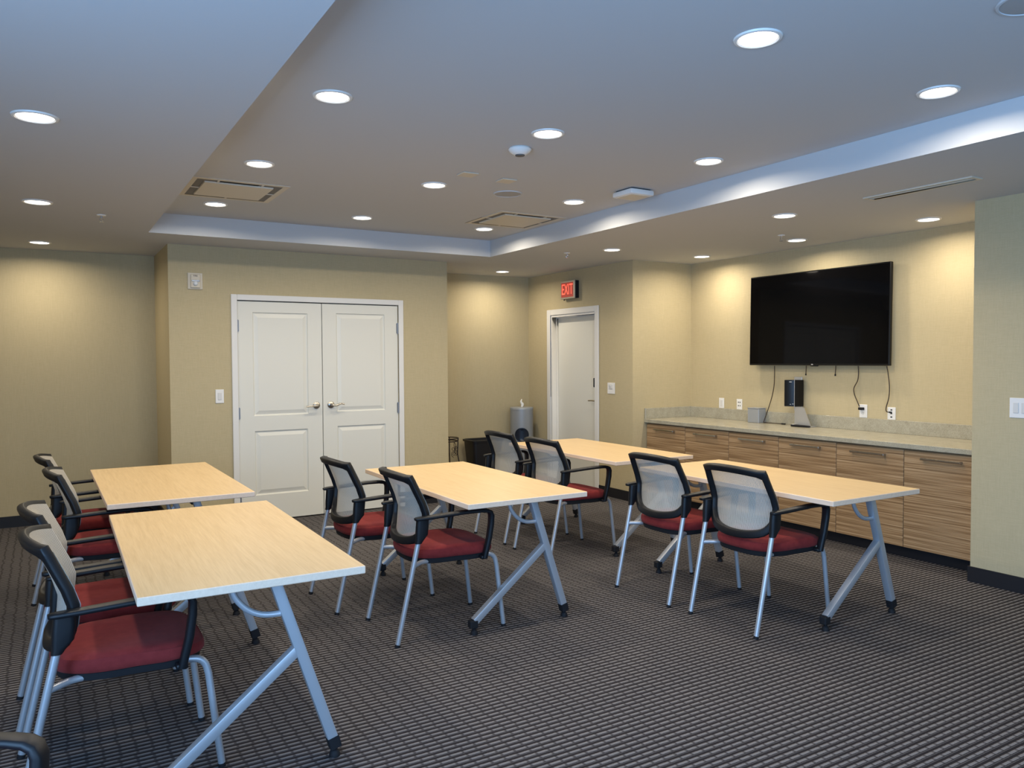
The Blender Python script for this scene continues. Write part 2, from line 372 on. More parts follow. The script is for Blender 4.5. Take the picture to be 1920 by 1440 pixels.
# exit door: flat leaf in a deep frame
dx=XE+0.085
d3=struct(box('door_3',(dx,EY0+0.004,0.01),(dx+0.035,EY1-0.03,EZ-0.03),MT['door'],None,0.002,1))
bm=B()
bx(bm,(XE-0.014,6.915,0),(XE,EY0+0.006,2.093),0.004,1); bx(bm,(XE-0.014,EY1-0.006,0),(XE,7.943,2.093),0.004,1); bx(bm,(XE-0.014,EY0+0.006,EZ-0.004),(XE,EY1-0.006,2.093),0.004,1)
bx(bm,(XE,EY1-0.028,0),(XE+T,EY1,EZ)); bx(bm,(XE,EY0,EZ-0.028),(XE+T,EY1-0.028,EZ)); bx(bm,(XE,EY0,0),(XE+T,EY0+0.003,EZ-0.028))
bx(bm,(XE+0.06,EY1-0.042,0),(XE+0.083,EY1-0.028,EZ-0.028)); bx(bm,(XE+0.06,EY0+0.003,EZ-0.042),(XE+0.083,EY1-0.042,EZ-0.028))
struct(obj('trim_3',bm,MT['trim']))
bm=B(); lathe(bm,[(0.026,0.0),(0.026,-0.008),(0.011,-0.012),(0.011,-0.05)],(dx,EY0+0.062,1.027),20,'X')
tube(bm,spline([(dx-0.05,EY0+0.062,1.027),(dx-0.054,EY0+0.12,1.03),(dx-0.05,EY0+0.185,1.026)],5),0.008,8); obj('door_handle',bm,MT['steel'],d3)
bm=B(); bx(bm,(dx-0.035,EY0+0.098,1.18),(dx,EY0+0.116,1.285),0.006,1); obj('door_pull',bm,MT['blackmat'],d3)['label']='black door pull'

# ------------------------------------------------------------------ downlights
def downlight(x,y,z,label,first=[None]):
    grp='round recessed downlights in the ceiling'
    if first[0]:
        return dup(first[0],(x,y,z),0,label,grp)
    t=thing('downlight',label,'light',(x,y,z),0,grp)
    bm=B(); lathe(bm,[(0.070,0.004),(0.070,-0.004),(0.076,-0.008),(0.086,-0.006),(0.089,0.0),(0.089,0.004)],(0,0,0),40,caps=False); obj('trim_ring',bm,MT['whitep'],t)
    bm=B(); lathe(bm,[(0.0705,0.002),(0.070,-0.0035),(0.03,-0.0045)],(0,0,0),40); obj('lens',bm,MT['lens'],t)
    l=bpy.data.lights.new('lamp','AREA'); l.shape='DISK'; l.size=0.13; l.energy=LAMP_POWER; l.color=LAMP_COL; l.spread=LAMP_SPREAD
    lo=bpy.data.objects.new('lamp',l); COL.objects.link(lo); lo.parent=t; lo.location=(0,0,-0.009)
    first[0]=t; return t
colx={1.14:'left',2.30:'middle',3.46:'right'}
rowy={2.05:'nearest the camera',3.46:'second from the camera',4.855:'third from the camera',6.255:'farthest from the camera'}
for x,cn in colx.items():
    for y,rn in rowy.items():
        if x==1.14 and y==2.05: continue
        if x==1.14: rn={3.46:'nearest the camera',4.855:'second of its three',6.255:'farthest from the camera'}[y]
        downlight(x,y,ZT,'downlight in the %s row of the tray ceiling, the one %s'%(cn,rn))
for (x,y),lb in {(-0.01,3.853):'nearest downlight in the left ceiling soffit',(-0.014,5.882):'middle downlight of three in the left ceiling soffit',
    (-0.01,7.851):'farthest downlight in the left soffit, washing the recess wall',(4.60,3.847):'right soffit downlight between linear vent and tray edge',
    (4.60,5.839):'soffit downlight in front of the exit sign',(4.609,7.901):'farthest downlight, over the alcove with grey wipe dispenser',
    (5.668,3.421):'right-hand downlight over the counter, beside the wall end',(5.645,4.589):'downlight over the counter above the television',
    (5.70,5.789):'left-hand downlight over the counter niche'}.items(): downlight(x,y,ZS,lb)

# ------------------------------------------------------------------ chairs
def lerp_key(keys, v):
    for (a,pa),(b,pb) in zip(keys,keys[1:]):
        if v<=b: 
            t=(v-a)/(b-a); t=t*t*(3-2*t)*0.5+t*0.5
            return tuple(p+(q-p)*t for p,q in zip(pa,pb))
    return keys[-1][1]
BK=[(0.0,(0.163,0.545,0.225)),(0.18,(0.176,0.612,0.238)),(0.36,(0.184,0.68,0.243)),(0.52,(0.166,0.735,0.241)),(1.0,(0.104,0.868,0.226))]
def back_pt(u,v):
    x,z,h=lerp_key(BK,min(max(v,0),1)); k=1-abs(u)**2.2
    return Vector((x-0.075*k*(0.9+0.1*v), h*u, z+(-0.045*(1-v)**2+0.026*v*v)*k))
def back_n(u,v):
    e=0.02; du=back_pt(min(u+e,1),v)-back_pt(max(u-e,-1),v); dv=back_pt(u,min(v+e,1))-back_pt(u,max(v-e,0)); n=du.cross(dv).normalized()
    return n if n.x<0 else -n
def make_chair(label):
    t=thing('conference_chair',label,'chair',(0,0,0),0,'conference chairs at the tables')
    # seat cushion
    def outline(ins,z,n=56):
        P=[]
        for k in range(n):
            a=2*math.pi*k/n; c,s=math.cos(a),math.sin(a)
            e=2.0/(4.2 if c>0 else 3.0); ax=(0.243 if c>0 else 0.262)-ins; ay=0.243-ins-(0.012 if c<0 else 0.0)
            x=0.362+math.copysign(abs(c)**e,c)*ax; y=math.copysign(abs(s)**e,s)*ay
            P.append(Vector((x,y,z)))
        return P
    bm=B(); rings=[]
    for ins,z in ((0.022,0.428),(0.004,0.436),(0.0,0.452),(0.001,0.468),(0.006,0.478),(0.010,0.477),(0.018,0.486),(0.045,0.4915),(0.10,0.488),(0.17,0.485)):
        P=outline(ins,z)
        for p in P:
            if z>0.44: p.z+= -0.010*max(0,(p.x-0.5)/0.1)**2 + 0.004*math.cos((p.x-0.2)*6)
        rings.append(ring(bm,P))
    for a,b in zip(rings,rings[1:]): bridge(bm,a,b)
    cap(bm,rings[0],True); cap(bm,rings[-1]); obj('seat',bm,MT['fabric'],t,angle=60)
    bm=B(); rr=[ring(bm,outline(i,z,40)) for i,z in ((0.03,0.400),(0.016,0.406),(0.012,0.431))]
    for a,b in zip(rr,rr[1:]): bridge(bm,a,b)
    cap(bm,rr[0],True); cap(bm,rr[-1]); obj('seat_pan',bm,MT['blackmat'],t)
    # back frame
    loop=[]
    def corner(u0,v0,u1,v1,u2,v2,n):
        for k in range(n):
            q=k/n; loop.append(((1-q)**2*u0+2*q*(1-q)*u1+q*q*u2,(1-q)**2*v0+2*q*(1-q)*v1+q*q*v2))
    iu,iv=0.93,0.96
    for k in range(14): q=k/14; loop.append((-0.7*iu+1.4*iu*q,0.04))
    corner(0.7*iu,0.04,iu,0.04,iu,0.22,5)
    for k in range(14): q=k/14; loop.append((iu,0.22+(0.93-0.22)*q))
    loop.append((iu,iv))
    for k in range(20): q=k/20; loop.append((0.95*iu-1.9*iu*q,iv))
    loop.append((-iu,iv))
    for k in range(14): q=k/14; loop.append((-iu,0.93-(0.93-0.22)*q))
    corner(-iu,0.22,-iu,0.04,-0.7*iu,0.04,5)
    N=len(loop); fr=[]
    for i,(u,v) in enumerate(loop):
        p=back_pt(u,v); a=back_pt(*loop[i-1]); c=back_pt(*loop[(i+1)%N]); tg=(c-a).normalized(); n=back_n(u,v); b=n.cross(tg).normalized(); n=tg.cross(b)
        w=0.033+0.004*max(0,(v-0.85)/0.1 if v>0.85 else 0)+(0.012*max(0,(0.2-v)/0.16) if v<0.2 else 0)
        sharp=abs(abs(u)-iu)<1e-6 and abs(v-iv)<1e-6
        fr.append((p,n,b,0.032,min(w,0.046)*(1.4 if sharp else 1.0)))
    bm=B(); sweep(bm,fr,closed=True,r=0.22); bk=obj('backrest',bm,MT['black'],t,angle=50)
    bm=B(); uv=bm.loops.layers.uv.new('UVMap'); nu,nv=20,22; g=[]
    for j in range(nv+1):
        row=[]
        for i in range(nu+1):
            u=-0.99+1.98*i/nu; v=0.03+0.925*j/nv
            if v<0.2:
                lim=1-0.24*((0.2-v)/0.17)**2; u=u*lim
            row.append((bm.verts.new(back_pt(u,v)-back_n(u,v)*0.0165),(u*0.24,v*0.36)))
        g.append(row)
    for j in range(nv):
        for i in range(nu):
            q=(g[j][i],g[j][i+1],g[j+1][i+1],g[j+1][i]); f=bm.faces.new([x[0] for x in q])
            for lp,x in zip(f.loops,q): lp[uv].uv=x[1]
    obj('mesh_panel',bm,MT['mesh'],bk,angle=180)['label']='grey woven mesh panel'
    for s in (-1,1):
        # rear leg, its sleeve and cross tube
        bm=B(); tube(bm,[(0.002,0.245*s,0.012),(0.06,0.245*s,0.265),(0.124,0.245*s,0.548)],0.0135,14); lg=obj('leg',bm,MT['silver'],t)
        bm=B(); tube(bm,[(-0.001,0.245*s,0.0),(0.003,0.245*s,0.014)],0.0142,12); obj('leg_cap',bm,MT['blackmat'],lg)
        bm=B()
        Y=Vector((0,1,0)); fr=[]
        for x,z,w,d in ((0.121,0.532,0.036,0.034),(0.128,0.548,0.044,0.036),(0.140,0.575,0.068,0.038),(0.144,0.62,0.070,0.038),(0.146,0.664,0.066,0.038)):
            fr.append((Vector((x,0.247*s,z)),Vector((1,0,0)),Y,w,d))
        sweep(bm,fr,r=0.45,n=3); obj('sleeve',bm,MT['black'],lg)
        bm=B(); tube(bm,spline([(0.097,0.243*s,0.414),(0.125,0.222*s,0.416),(0.17,0.19*s,0.416),(0.26,0.165*s,0.412)],5),0.0125,12); obj('cross_tube',bm,MT['silver'],t)
        # front leg
        bm=B(); pts=[(0.50,0.204*s,0.419)]+spline([(0.53,0.208*s,0.421),(0.567,0.210*s,0.414),(0.590,0.211*s,0.392),(0.600,0.212*s,0.355)],5)+[(0.64,0.217*s,0.012)]
        tube(bm,pts,0.0132,14); lg=obj('leg',bm,MT['silver'],t)
        bm=B(); tube(bm,[(0.6395,0.217*s,0.014),(0.641,0.217*s,0.0)],0.014,12); obj('leg_cap',bm,MT['blackmat'],lg)
        # armrest and its post
        bm=B(); fr=[]; pts=[(0.098,0.664,0.262,0.026,0.013),(0.106,0.665,0.263,0.038,0.016),(0.125,0.666,0.265,0.046,0.018),(0.20,0.669,0.268,0.048,0.019),(0.30,0.674,0.270,0.049,0.019),(0.40,0.678,0.270,0.050,0.019),(0.48,0.677,0.270,0.050,0.019),
              (0.515,0.673,0.270,0.050,0.021),(0.534,0.664,0.269,0.049,0.024),(0.542,0.645,0.268,0.047,0.027),(0.541,0.60,0.266,0.044,0.029),(0.530,0.52,0.262,0.041,0.029),(0.512,0.44,0.257,0.038,0.028),(0.506,0.409,0.255,0.036,0.028)]
        for i,(x,z,y,w,th) in enumerate(pts):
            a=pts[max(i-1,0)]; c=pts[min(i+1,len(pts)-1)]; tg=Vector((c[0]-a[0],0,c[1]-a[1])).normalized()
            fr.append((Vector((x,y*s,z)),Y,tg.cross(Y),w,th))
        sweep(bm,fr,r=0.4,n=2); bx(bm,(0.485,min(0.2*s,0.262*s),0.404),(0.525,max(0.2*s,0.262*s),0.424),0.004,1)
        obj('armrest',bm,MT['black'],t,angle=55)
    return t
CH=[(-0.105,3.216,0.0,'mesh back chair at the near left table, nearest the camera'),
    (-0.122,3.828,0.0,'mesh back chair at the near left table, farther of its two'),
    (-0.035,5.065,0.0,'mesh back chair at the far left table, nearer of its two'),
    (-0.085,5.845,0.0,'mesh back chair at the far left table, farther of its two'),
    (1.4465,4.694,1.3,'black mesh chair at the middle table, the one before the white doors'),
    (1.5620,4.014,-2.5,'black mesh chair at the middle table, nearer of its two'),
    (3.200,3.769,0.5,'grey mesh chair at the right front table, beside the back right table'),
    (3.230,3.120,0.3,'grey mesh chair at the right front table, nearest the counter'),
    (3.170,5.672,0.5,'black mesh chair at the back right table, before the black waste bin'),
    (3.160,5.005,0.5,'black mesh chair at the back right table with its right arm in view'),
    (-0.628,2.013,-31.0,'chair cut off by the photo corner, one black armrest in view')]
first=None
for x,y,a,lb in CH:
    if first is None: first=make_chair(lb); first.location=(x,y,0); first.rotation_euler=(0,0,R(a))
    else: dup(first,(x,y,0),R(a),lb,'conference chairs at the tables')

# ------------------------------------------------------------------ tables
TL,TW,TZ,TT=1.585,0.768,0.737,0.029
def make_table(label):
    t=thing('training_table',label,'table',(0,0,0),0,'maple folding tables')
    bm=B(); bx(bm,(-TW/2,-TL/2,TZ-TT),(TW/2,TL/2,TZ),0.0025,1)
    for f in bm.faces: f.material_index = 0 if abs(f.normal.z)>0.9 else 1
    obj('tabletop',bm,[MT['maple'],MT['maple_edge']],t,angle=30)
    for s in (-1,1):
        y=s*(TL/2-0.107)
        bm=B(); sq_bar(bm,(0.075,y,TZ-TT-0.004),(0.2845,y,0.064),0.040,0.040); lg=obj('leg',bm,MT['silver'],t,angle=30)
        bm=B(); sq_bar(bm,(0.150,y,0.432),(-0.298,y,0.072),0.038,0.038); l2=obj('leg_brace',bm,MT['silver'],t,angle=30)
        bm=B(); tube(bm,spline([(-0.075,y,TZ-TT),(-0.062,y,0.660),(-0.020,y,0.610),(0.035,y,0.583),(0.108,y,0.577)],6),0.0115,12); obj('handle',bm,MT['silver'],t)
        bm=B(); bx(bm,(-0.10,y-0.03,TZ-TT-0.005),(0.13,y+0.03,TZ-TT),0.001,1)
        obj('bracket',bm,MT['silver'],t)
        for par,fx in ((lg,0.2866),(l2,-0.304)):
            bm=B(); 
            if par is lg: sq_bar(bm,(0.281,y,0.079),(0.2925,y,0.036),0.044,0.044)
            else: bx(bm,(fx-0.026,y-0.022,0.036),(fx+0.022,y+0.022,0.082),0.006,1)
            lathe(bm,[(0.010,0.040),(0.010,0.026),(0.017,0.020),(0.021,0.006),(0.021,0.0)],(fx+0.004,y,0),20)
            obj('foot_glide',bm,MT['blackmat'],par)
    bm=B(); bx(bm,(0.055,-TL/2+0.13,TZ-TT-0.036),(0.095,TL/2-0.13,TZ-TT-0.001),0.003,1); obj('rail',bm,MT['black'],t)
    return t
TB=[(0.6355,3.5457,-0.0132,'maple table at the near left, nearest the camera'),
    (0.6528,5.4493,0.0052,'maple table at the far left, in front of the light switch'),
    (2.2919,4.4129,-0.0105,'maple table in the middle of the room'),
    (4.0083,5.3363,-0.0115,'maple table at the back right, before the exit door'),
    (3.964,3.4496,-0.0075,'maple table at the right front, before the wood cabinets')]
ft=None
for x,y,a,lb in TB:
    if ft is None: ft=make_table(lb); ft.location=(x,y,0); ft.rotation_euler=(0,0,a)
    else: dup(ft,(x,y,0),a,lb,'maple folding tables')

# ------------------------------------------------------------------ counter, cabinets
cy0,cy1=2.882,6.337; cwid=(cy1-cy0)/6
ords=['first','second','third','fourth','fifth','sixth']
fc=None
for k in range(6):
    yb=cy1-(k+1)*cwid; yc=yb+cwid/2
    lb='wood grain base cabinet, %s from the exit door end'%ords[k] if k<5 else 'wood grain base cabinet at the right end beside the wall'
    if fc is None:
        t=fc=thing('base_cabinet',lb,'cabinet',(5.45,yc,0),0,'base cabinets under the counter')
        box('carcass',(0.022,-cwid/2,0.09),(0.61,cwid/2,0.825),MT['zebra'],t)
        d=box('door',(0.0,-cwid/2+0.0022,0.092),(0.020,cwid/2-0.0022,0.815),MT['zebra'],t,0.0015,1)
        bm=B(); 
        bx(bm,(-0.036,-0.145,0.757),(-0.026,0.145,0.773),0.002,1)
        for s in (-1,1): bx(bm,(-0.027,0.135*s-0.008,0.757),(0.0,0.135*s+0.008,0.773),0.001,1)
        obj('handle',bm,MT['handle'],d)
        box('toe_kick',(0.07,-cwid/2,0.0),(0.085,cwid/2,0.092),MT['base'],t)
    else: dup(fc,(5.45,yc,0),0,lb,'base cabinets under the counter')
t=thing('countertop','grey quartz worktop with upstand along the cabinets','countertop',(5.75,4.6,0.828))
off=Vector((5.75,4.6,0.828))
def rel(o, org):
    o.data.transform(Matrix.Translation(-Vector(org))); return o
rel(box('slab',(5.42,2.878,0.828),(XTV-0.001,YE-0.001,0.866),MT['quartz'],t,0.003,1),off)
rel(box('upstand',(XTV-0.021,2.878,0.866),(XTV-0.001,YE-0.001,0.978),MT['quartz'],t,0.002,1),off)
rel(box('upstand',(5.424,YE-0.021,0.866),(XTV-0.0212,YE-0.001,0.978),MT['quartz'],t,0.002,1),off)

# ------------------------------------------------------------------ television and its cables
t=thing('television','large black flat television mounted on the beige wall','television',(6.03,4.69,1.43)); t.rotation_euler=(0,R(0.9),0)
o0=(6.03,4.69,1.43)
bm=B(); bx(bm,(6.0,3.945,1.43),(6.035,5.437,2.293),0.004,1); bx(bm,(6.035,4.15,1.5),(6.058,5.23,2.1),0.01,1); rel(obj('casing',bm,MT['tvcase'],t),o0)
bm=B(); bx(bm,(5.9992,3.955,1.447),(6.001,5.427,2.283)); rel(obj('screen',bm,MT['screen'],t),o0)
bm=B(); bx(bm,(6.0578,4.4,1.6),(XTV-0.014,5.0,2.05)); rel(obj('wall_bracket',bm,MT['blackmat'],t),o0)
bm=B(); bx(bm,(5.998,4.645,1.421),(6.02,4.72,1.432),0.003,1); rel(obj('sensor_bump',bm,MT['tvcase'],t),o0)
text('logo','LG',0.016,MT['whiteink'],t,face_mat((5.9988-6.03,4.70-4.69,1.4385-1.43),(0,-1,0),(0,0,1)),0.0002)
def cable(label, pts, r=0.0045, ends=None, n=6, cat='cable', name='cable'):
    bm=B(); tube(bm,spline(pts,n),r,8); o=obj(name,bm,MT['cable']); tag(o,label,cat,'cables hanging below the television'); 
    if ends:
        for a,b in ends:
            bm=B(); bx(bm,a,b,0.003,1); obj('plug',bm,MT['blackmat'],o)
    return o
cable('long dark cable looping from the television onto the counter',[(6.045,5.165,1.425),(6.045,5.164,1.33),(6.043,5.170,1.22),(6.038,5.190,1.12),(6.03,5.228,1.00),(6.02,5.262,0.90),(6.015,5.268,0.875),(6.015,5.255,0.8715),(6.02,5.20,0.8715),(6.03,5.12,0.8715),(6.03,5.06,0.8715)],0.0040,[((6.022,5.02,0.8672),(6.038,5.065,0.878))])

cable('short loose cable end hanging under the television logo',[(6.045,4.80,1.427),(6.045,4.80,1.40),(6.045,4.803,1.352)],0.004,[((6.039,4.797,1.338),(6.051,4.809,1.354))],4)
cable('short loose cable end hanging right of the television logo',[(6.045,4.485,1.427),(6.045,4.486,1.40),(6.045,4.490,1.352)],0.004,[((6.039,4.484,1.336),(6.051,4.496,1.354))],4)
cable('wavy power cord plugged into the left outlet under the television',[(6.05,4.265,1.427),(6.05,4.262,1.36),(6.05,4.270,1.30),(6.05,4.305,1.235),(6.05,4.300,1.18),(6.05,4.272,1.12),(6.055,4.254,1.075)],0.0042,[((6.045,4.222,1.046),(6.081,4.262,1.068))])
cable('straight cord running into the right outlet under the television',[(6.05,3.998,1.427),(6.05,3.985,1.36),(6.05,3.972,1.25),(6.05,3.978,1.16),(6.05,4.000,1.08),(6.055,4.000,1.047),(6.066,3.985,1.040)],0.0042,[((6.064,3.965,1.034),(6.081,3.988,1.046))])

# ------------------------------------------------------------------ things on the counter
CZ=0.8667
t=thing('grey_box','small plain grey box on the counter under the television','box',(6.011,5.352,CZ))
bm=B(); bx(bm,(-0.051,-0.070,0.0),(0.051,0.070,0.138),0.003,1); obj('body',bm,MT['grey'],t)
bm=B(); bx(bm,(-0.053,-0.072,0.1385),(0.053,0.072,0.146),0.002,1); obj('lid',bm,MT['grey'],t)
t=thing('desktop_speaker','black wedge speaker on a grey metal stand on the counter','speaker',(5.965,4.865,CZ))
bm=B(); rv=Vector((0.857,-0.515,0)); fv=Vector((0.515,0.857,0))
P=[Vector((0,0,0)),rv*0.092+fv*0.012,rv*0.03+fv*0.105,rv*-0.076+fv*0.055]
lo=ring(bm,[p+Vector((0,0,0.182)) for p in P]); hi=ring(bm,[p+Vector((0,0,0.428)) for p in P]); bridge(bm,lo,hi); cap(bm,lo,True); cap(bm,hi)
bmesh.ops.bevel(bm,geom=[e for e in bm.edges],offset=0.003,segments=1,affect='EDGES'); obj('speaker_body',bm,MT['tvcase'],t)
bm=B(); tube(bm,[(-0.0015,-0.001,0.165),(-0.0015,-0.001,0.434)],0.0025,8); obj('edge_trim',bm,MT['alu'],t)
bm=B(); bx(bm,(0.072,-0.026,0.14),(0.080,0.062,0.456),0.002,1); obj('back_plate',bm,MT['alu'],t)
bm=B(); Q=[(0.0,0.0),(-0.178,0.0),(-0.098,0.178),(0.0,0.178)]
a=ring(bm,[Vector((0.004,y,z)) for y,z in Q]); b=ring(bm,[Vector((0.016,y,z)) for y,z in Q]); bridge(bm,a,b); cap(bm,a,True); cap(bm,b)
bx(bm,(-0.012,-0.178,0.0),(0.085,0.0,0.006),0.001,1); obj('stand',bm,MT['alu'],t,angle=20)
bm=B()
for y0,z0,y1,z1 in ((0.008,0.203,0.018,0.207),(0.030,0.200,0.042,0.203),(0.026,0.408,0.048,0.412)):
    a=[Vector((0,0,0))-rv*0.0]; d=(rv*-0.076+fv*0.055); L=d.length; d=d/L; n=Vector((-d.y,d.x,0)); n = n if n.dot(fv)<0 else -n
    r0=[d*y0+Vector((0,0,z0)),d*y1+Vector((0,0,z0)),d*y1+Vector((0,0,z1)),d*y0+Vector((0,0,z1))]
    ra=ring(bm,[p+n*0.0005 for p in r0]); rb_=ring(bm,[p-n*0.001 for p in r0]); bridge(bm,ra,rb_); cap(bm,ra); cap(bm,rb_,True)
obj('port_marks',bm,MT['whiteink'],t)
bm=B(); fr=[]
for x,w,h in ((0.0,0.030,0.012),(0.004,0.040,0.018),(0.05,0.040,0.019),(0.13,0.034,0.016),(0.19,0.026,0.012),(0.195,0.02,0.008)):
    fr.append((Vector((0,-x,0.0096)),Vector((1,0,0)),Vector((0,0,1)),w,h))
sweep(bm,fr,r=0.4); o=obj('remote_control',bm,MT['blackmat']); o.location=(5.925,4.862,CZ+0.0005); o.rotation_euler=(0,0,R(3)); tag(o,'slim black remote control lying before the speaker stand','remote control')
bm=B(); bx(bm,(-0.012,-0.03,0.018),(0.012,-0.008,0.0205),0.001,1); b2=obj('button',bm,MT['greyp'],o)

# ------------------------------------------------------------------ wall plates
def plate(name,label,cat,loc,face,w,h,kind,grp=None):
    """face: 'x-' plate on a wall whose room side is -x, 'y-' likewise. local: u right, z up, n out"""
    rz = 0.0 if face=='y-' else R(-90)
    t=thing(name,label,cat,loc,rz,grp)
    bm=B(); bx(bm,(-w/2,-0.006,-h/2),(w/2,0.0,h/2),0.002,1); obj('cover_plate',bm,MT['whitep'],t)
    def rocker(x):
        bm=B(); bx(bm,(x-0.016,-0.010,-0.033),(x+0.016,-0.005,0.033),0.002,1); obj('rocker',bm,MT['greyswitch'],t)
    def holes(z):
        bm=B()
        for dx_ in (-0.007,0.007): bx(bm,(dx_-0.0015,-0.0072,z+0.001),(dx_+0.0015,-0.0055,z+0.010))
        lathe(bm,[(0.0025,-0.0072),(0.0025,-0.0055)],(0,0,z-0.007),10,'Y'); obj('socket',bm,MT['smoke'],t)
    if kind=='switch': rocker(0)
    elif kind=='switch2': rocker(-0.024); rocker(0.024)
    elif kind=='dial':
        bm=B(); bx(bm,(-0.030,-0.012,-0.008),(0.030,-0.006,0.045),0.002,1); obj('rocker',bm,MT['greyswitch'],t)
        bm=B(); lathe(bm,[(0.014,-0.016),(0.015,-0.012)],(-0.012,0,0.02),20,'Y'); obj('sensor',bm,MT['greyp'],t)
    elif kind=='outlet': holes(0.021); holes(-0.021)
    elif kind=='jack':
        for z in (0.03,0.0,-0.03):
            bm=B(); bx(bm,(-0.008,-0.0072,z-0.005),(0.008,-0.0055,z+0.005)); obj('jack',bm,MT['smoke'],t)
    elif kind=='quad':
        for z in (0.02,-0.015):
            for x in (-0.011,0.011):
                bm=B(); bx(bm,(x-0.005,-0.0072,z-0.006),(x+0.005,-0.0055,z+0.006)); obj('jack',bm,MT['smoke'],t)
    elif kind=='gfci':
        bm=B(); bx(bm,(-0.017,-0.009,-0.034),(0.017,-0.005,0.034),0.002,1); obj('outlet_face',bm,MT['greyswitch'],t)
    return t
plate('light_switch','white light switch on the wall left of the double doors','switch',(1.3585,YB,1.180),'y-',0.072,0.124,'switch')
plate('light_switch','white control plate between exit door and corner','switch',(XE,6.70,1.182),'x-',0.125,0.12,'dial')
plate('light_switch','white double rocker switch on the right wall end','switch',(XR,2.577,1.175),'x-',0.128,0.127,'switch2')
plate('wall_outlet','white outlet above the counter, nearest the corner','outlet',(XTV,5.886,1.032),'x-',0.070,0.106,'gfci')
plate('wall_outlet','white four jack plate above the counter, second from the corner','outlet',(XTV,5.641,1.030),'x-',0.072,0.106,'quad')
plate('wall_outlet','white outlet with the black plug of the wavy cord','outlet',(XTV,4.235,1.036),'x-',0.074,0.114,'outlet')
plate('wall_outlet','white cable plate at the end of the straight cord','outlet',(XTV,3.972,1.030),'x-',0.072,0.104,'jack')
# fire alarm strobe
t=thing('fire_alarm','off-white fire alarm strobe high left of the double doors','alarm',(1.1665,YB,2.2085))
bm=B(); bx(bm,(-0.0625,-0.012,-0.0725),(0.0625,0,0.0725),0.003,1); obj('back_plate',bm,MT['beigep'],t)
bm=B(); bx(bm,(-0.040,-0.030,-0.060),(0.040,-0.012,0.058),0.004,1); obj('horn_housing',bm,MT['beigep'],t)
bm=B(); bx(bm,(-0.034,-0.036,-0.006),(0.036,-0.029,0.008),0.002,1); obj('reflector',bm,MT['chrome'],t)
bm=B(); lathe(bm,[(0.021,-0.029),(0.020,-0.040),(0.011,-0.050)],(0.0,0,-0.022),20,'Y'); obj('strobe_lens',bm,MT['strobe'],t)
text('lettering','FIRE',0.020,MT['ink'],t,face_mat((0,-0.0305,0.044),(1,0,0),(0,0,1)),0.0003)
# exit sign
t=thing('exit_sign','red lit exit sign on the wall above the single door','sign',(XE,7.43,2.30))
bm=B(); bx(bm,(-0.062,-0.140,-0.104),(-0.050,0.142,0.104),0.002,1); obj('face_frame',bm,MT['signcase'],t)
bm=B(); bx(bm,(-0.052,-0.136,-0.100),(0.0,0.138,0.100)); obj('housing',bm,MT['blackmat'],t)
bm=B(); bx(bm,(-0.0632,-0.112,-0.084),(-0.0615,0.128,0.084)); obj('panel',bm,MT['redpanel'],t)
text('lettering','EXIT',0.175,MT['redglow'],t,face_mat((-0.0638,0.008,0.0),(0,-1,0),(0,0,1),0.62),0.0008)
bm=B(); tube(bm,[(-0.04,0.10,-0.103),(-0.04,0.10,-0.120)],0.006,8); obj('test_button',bm,MT['blackmat'],t)

# ------------------------------------------------------------------ ceiling equipment
def cassette(label,x,y):
    t=thing('ceiling_cassette',label,'air vent',(x,y,ZT),0,'square air cassettes in the tray ceiling')
    h=0.315
    def frame(bm,o,i,z0,z1):
        for a,b in (((-o,-o,z0),(o,-i,z1)),((-o,i,z0),(o,o,z1)),((-o,-i,z0),(-i,i,z1)),((i,-i,z0),(o,i,z1))): bx(bm,a,b)
    bm=B(); frame(bm,h,0.276,-0.004,0.0); obj('outer_frame',bm,MT['beigep'],t)
    bm=B(); bx(bm,(-0.277,-0.277,-0.0015),(0.277,0.277,0.0)); obj('air_slot',bm,MT['slotgrey'],t)
    bm=B(); bx(bm,(-0.15,-0.276,-0.003),(0.12,-0.225,-0.0012)); obj('slot_shade',bm,MT['smoke'],t)  # flat dark strip in the near slot only, its shade painted as colour
    bm=B()
    r=[ring(bm,[Vector((sx*a,sy*a,z)) for sx,sy in ((-1,-1),(1,-1),(1,1),(-1,1))]) for a,z in ((0.224,-0.002),(0.222,-0.011))]
    bridge(bm,r[0],r[1]); cap(bm,r[1]); cap(bm,r[0],True); obj('centre_panel',bm,MT['beigep'],t,angle=10)
    for a,b in (((-0.008,0.22,-0.006),(0.008,0.276,-0.002)),((-0.15,-0.276,-0.006),(-0.135,-0.22,-0.002)),((0.135,-0.276,-0.006),(0.15,-0.22,-0.002)),((0.22,-0.008,-0.006),(0.276,0.008,-0.002)),((-0.276,-0.008,-0.006),(-0.22,0.008,-0.002))):
        bm=B(); bx(bm,a,b); obj('vane',bm,MT['beigep'],t)
    return t
cassette('square beige air vent in the tray ceiling, at its left edge',1.155,5.70)
cassette('square beige air vent in the tray ceiling, towards the exit sign',3.475,5.745)
t=thing('smoke_detector','white dome smoke detector hanging from the tray ceiling','detector',(2.325,3.782,ZT))
bm=B(); lathe(bm,[(0.060,0.0),(0.066,-0.008),(0.060,-0.019),(0.036,-0.036),(0.030,-0.038)],(0,0,0),32); obj('dome',bm,MT['whitep'],t,angle=50)
bm=B(); lathe(bm,[(0.028,-0.037),(0.026,-0.043),(0.012,-0.045)],(0,0,0),24); obj('sensor',bm,MT['sensor'],t)
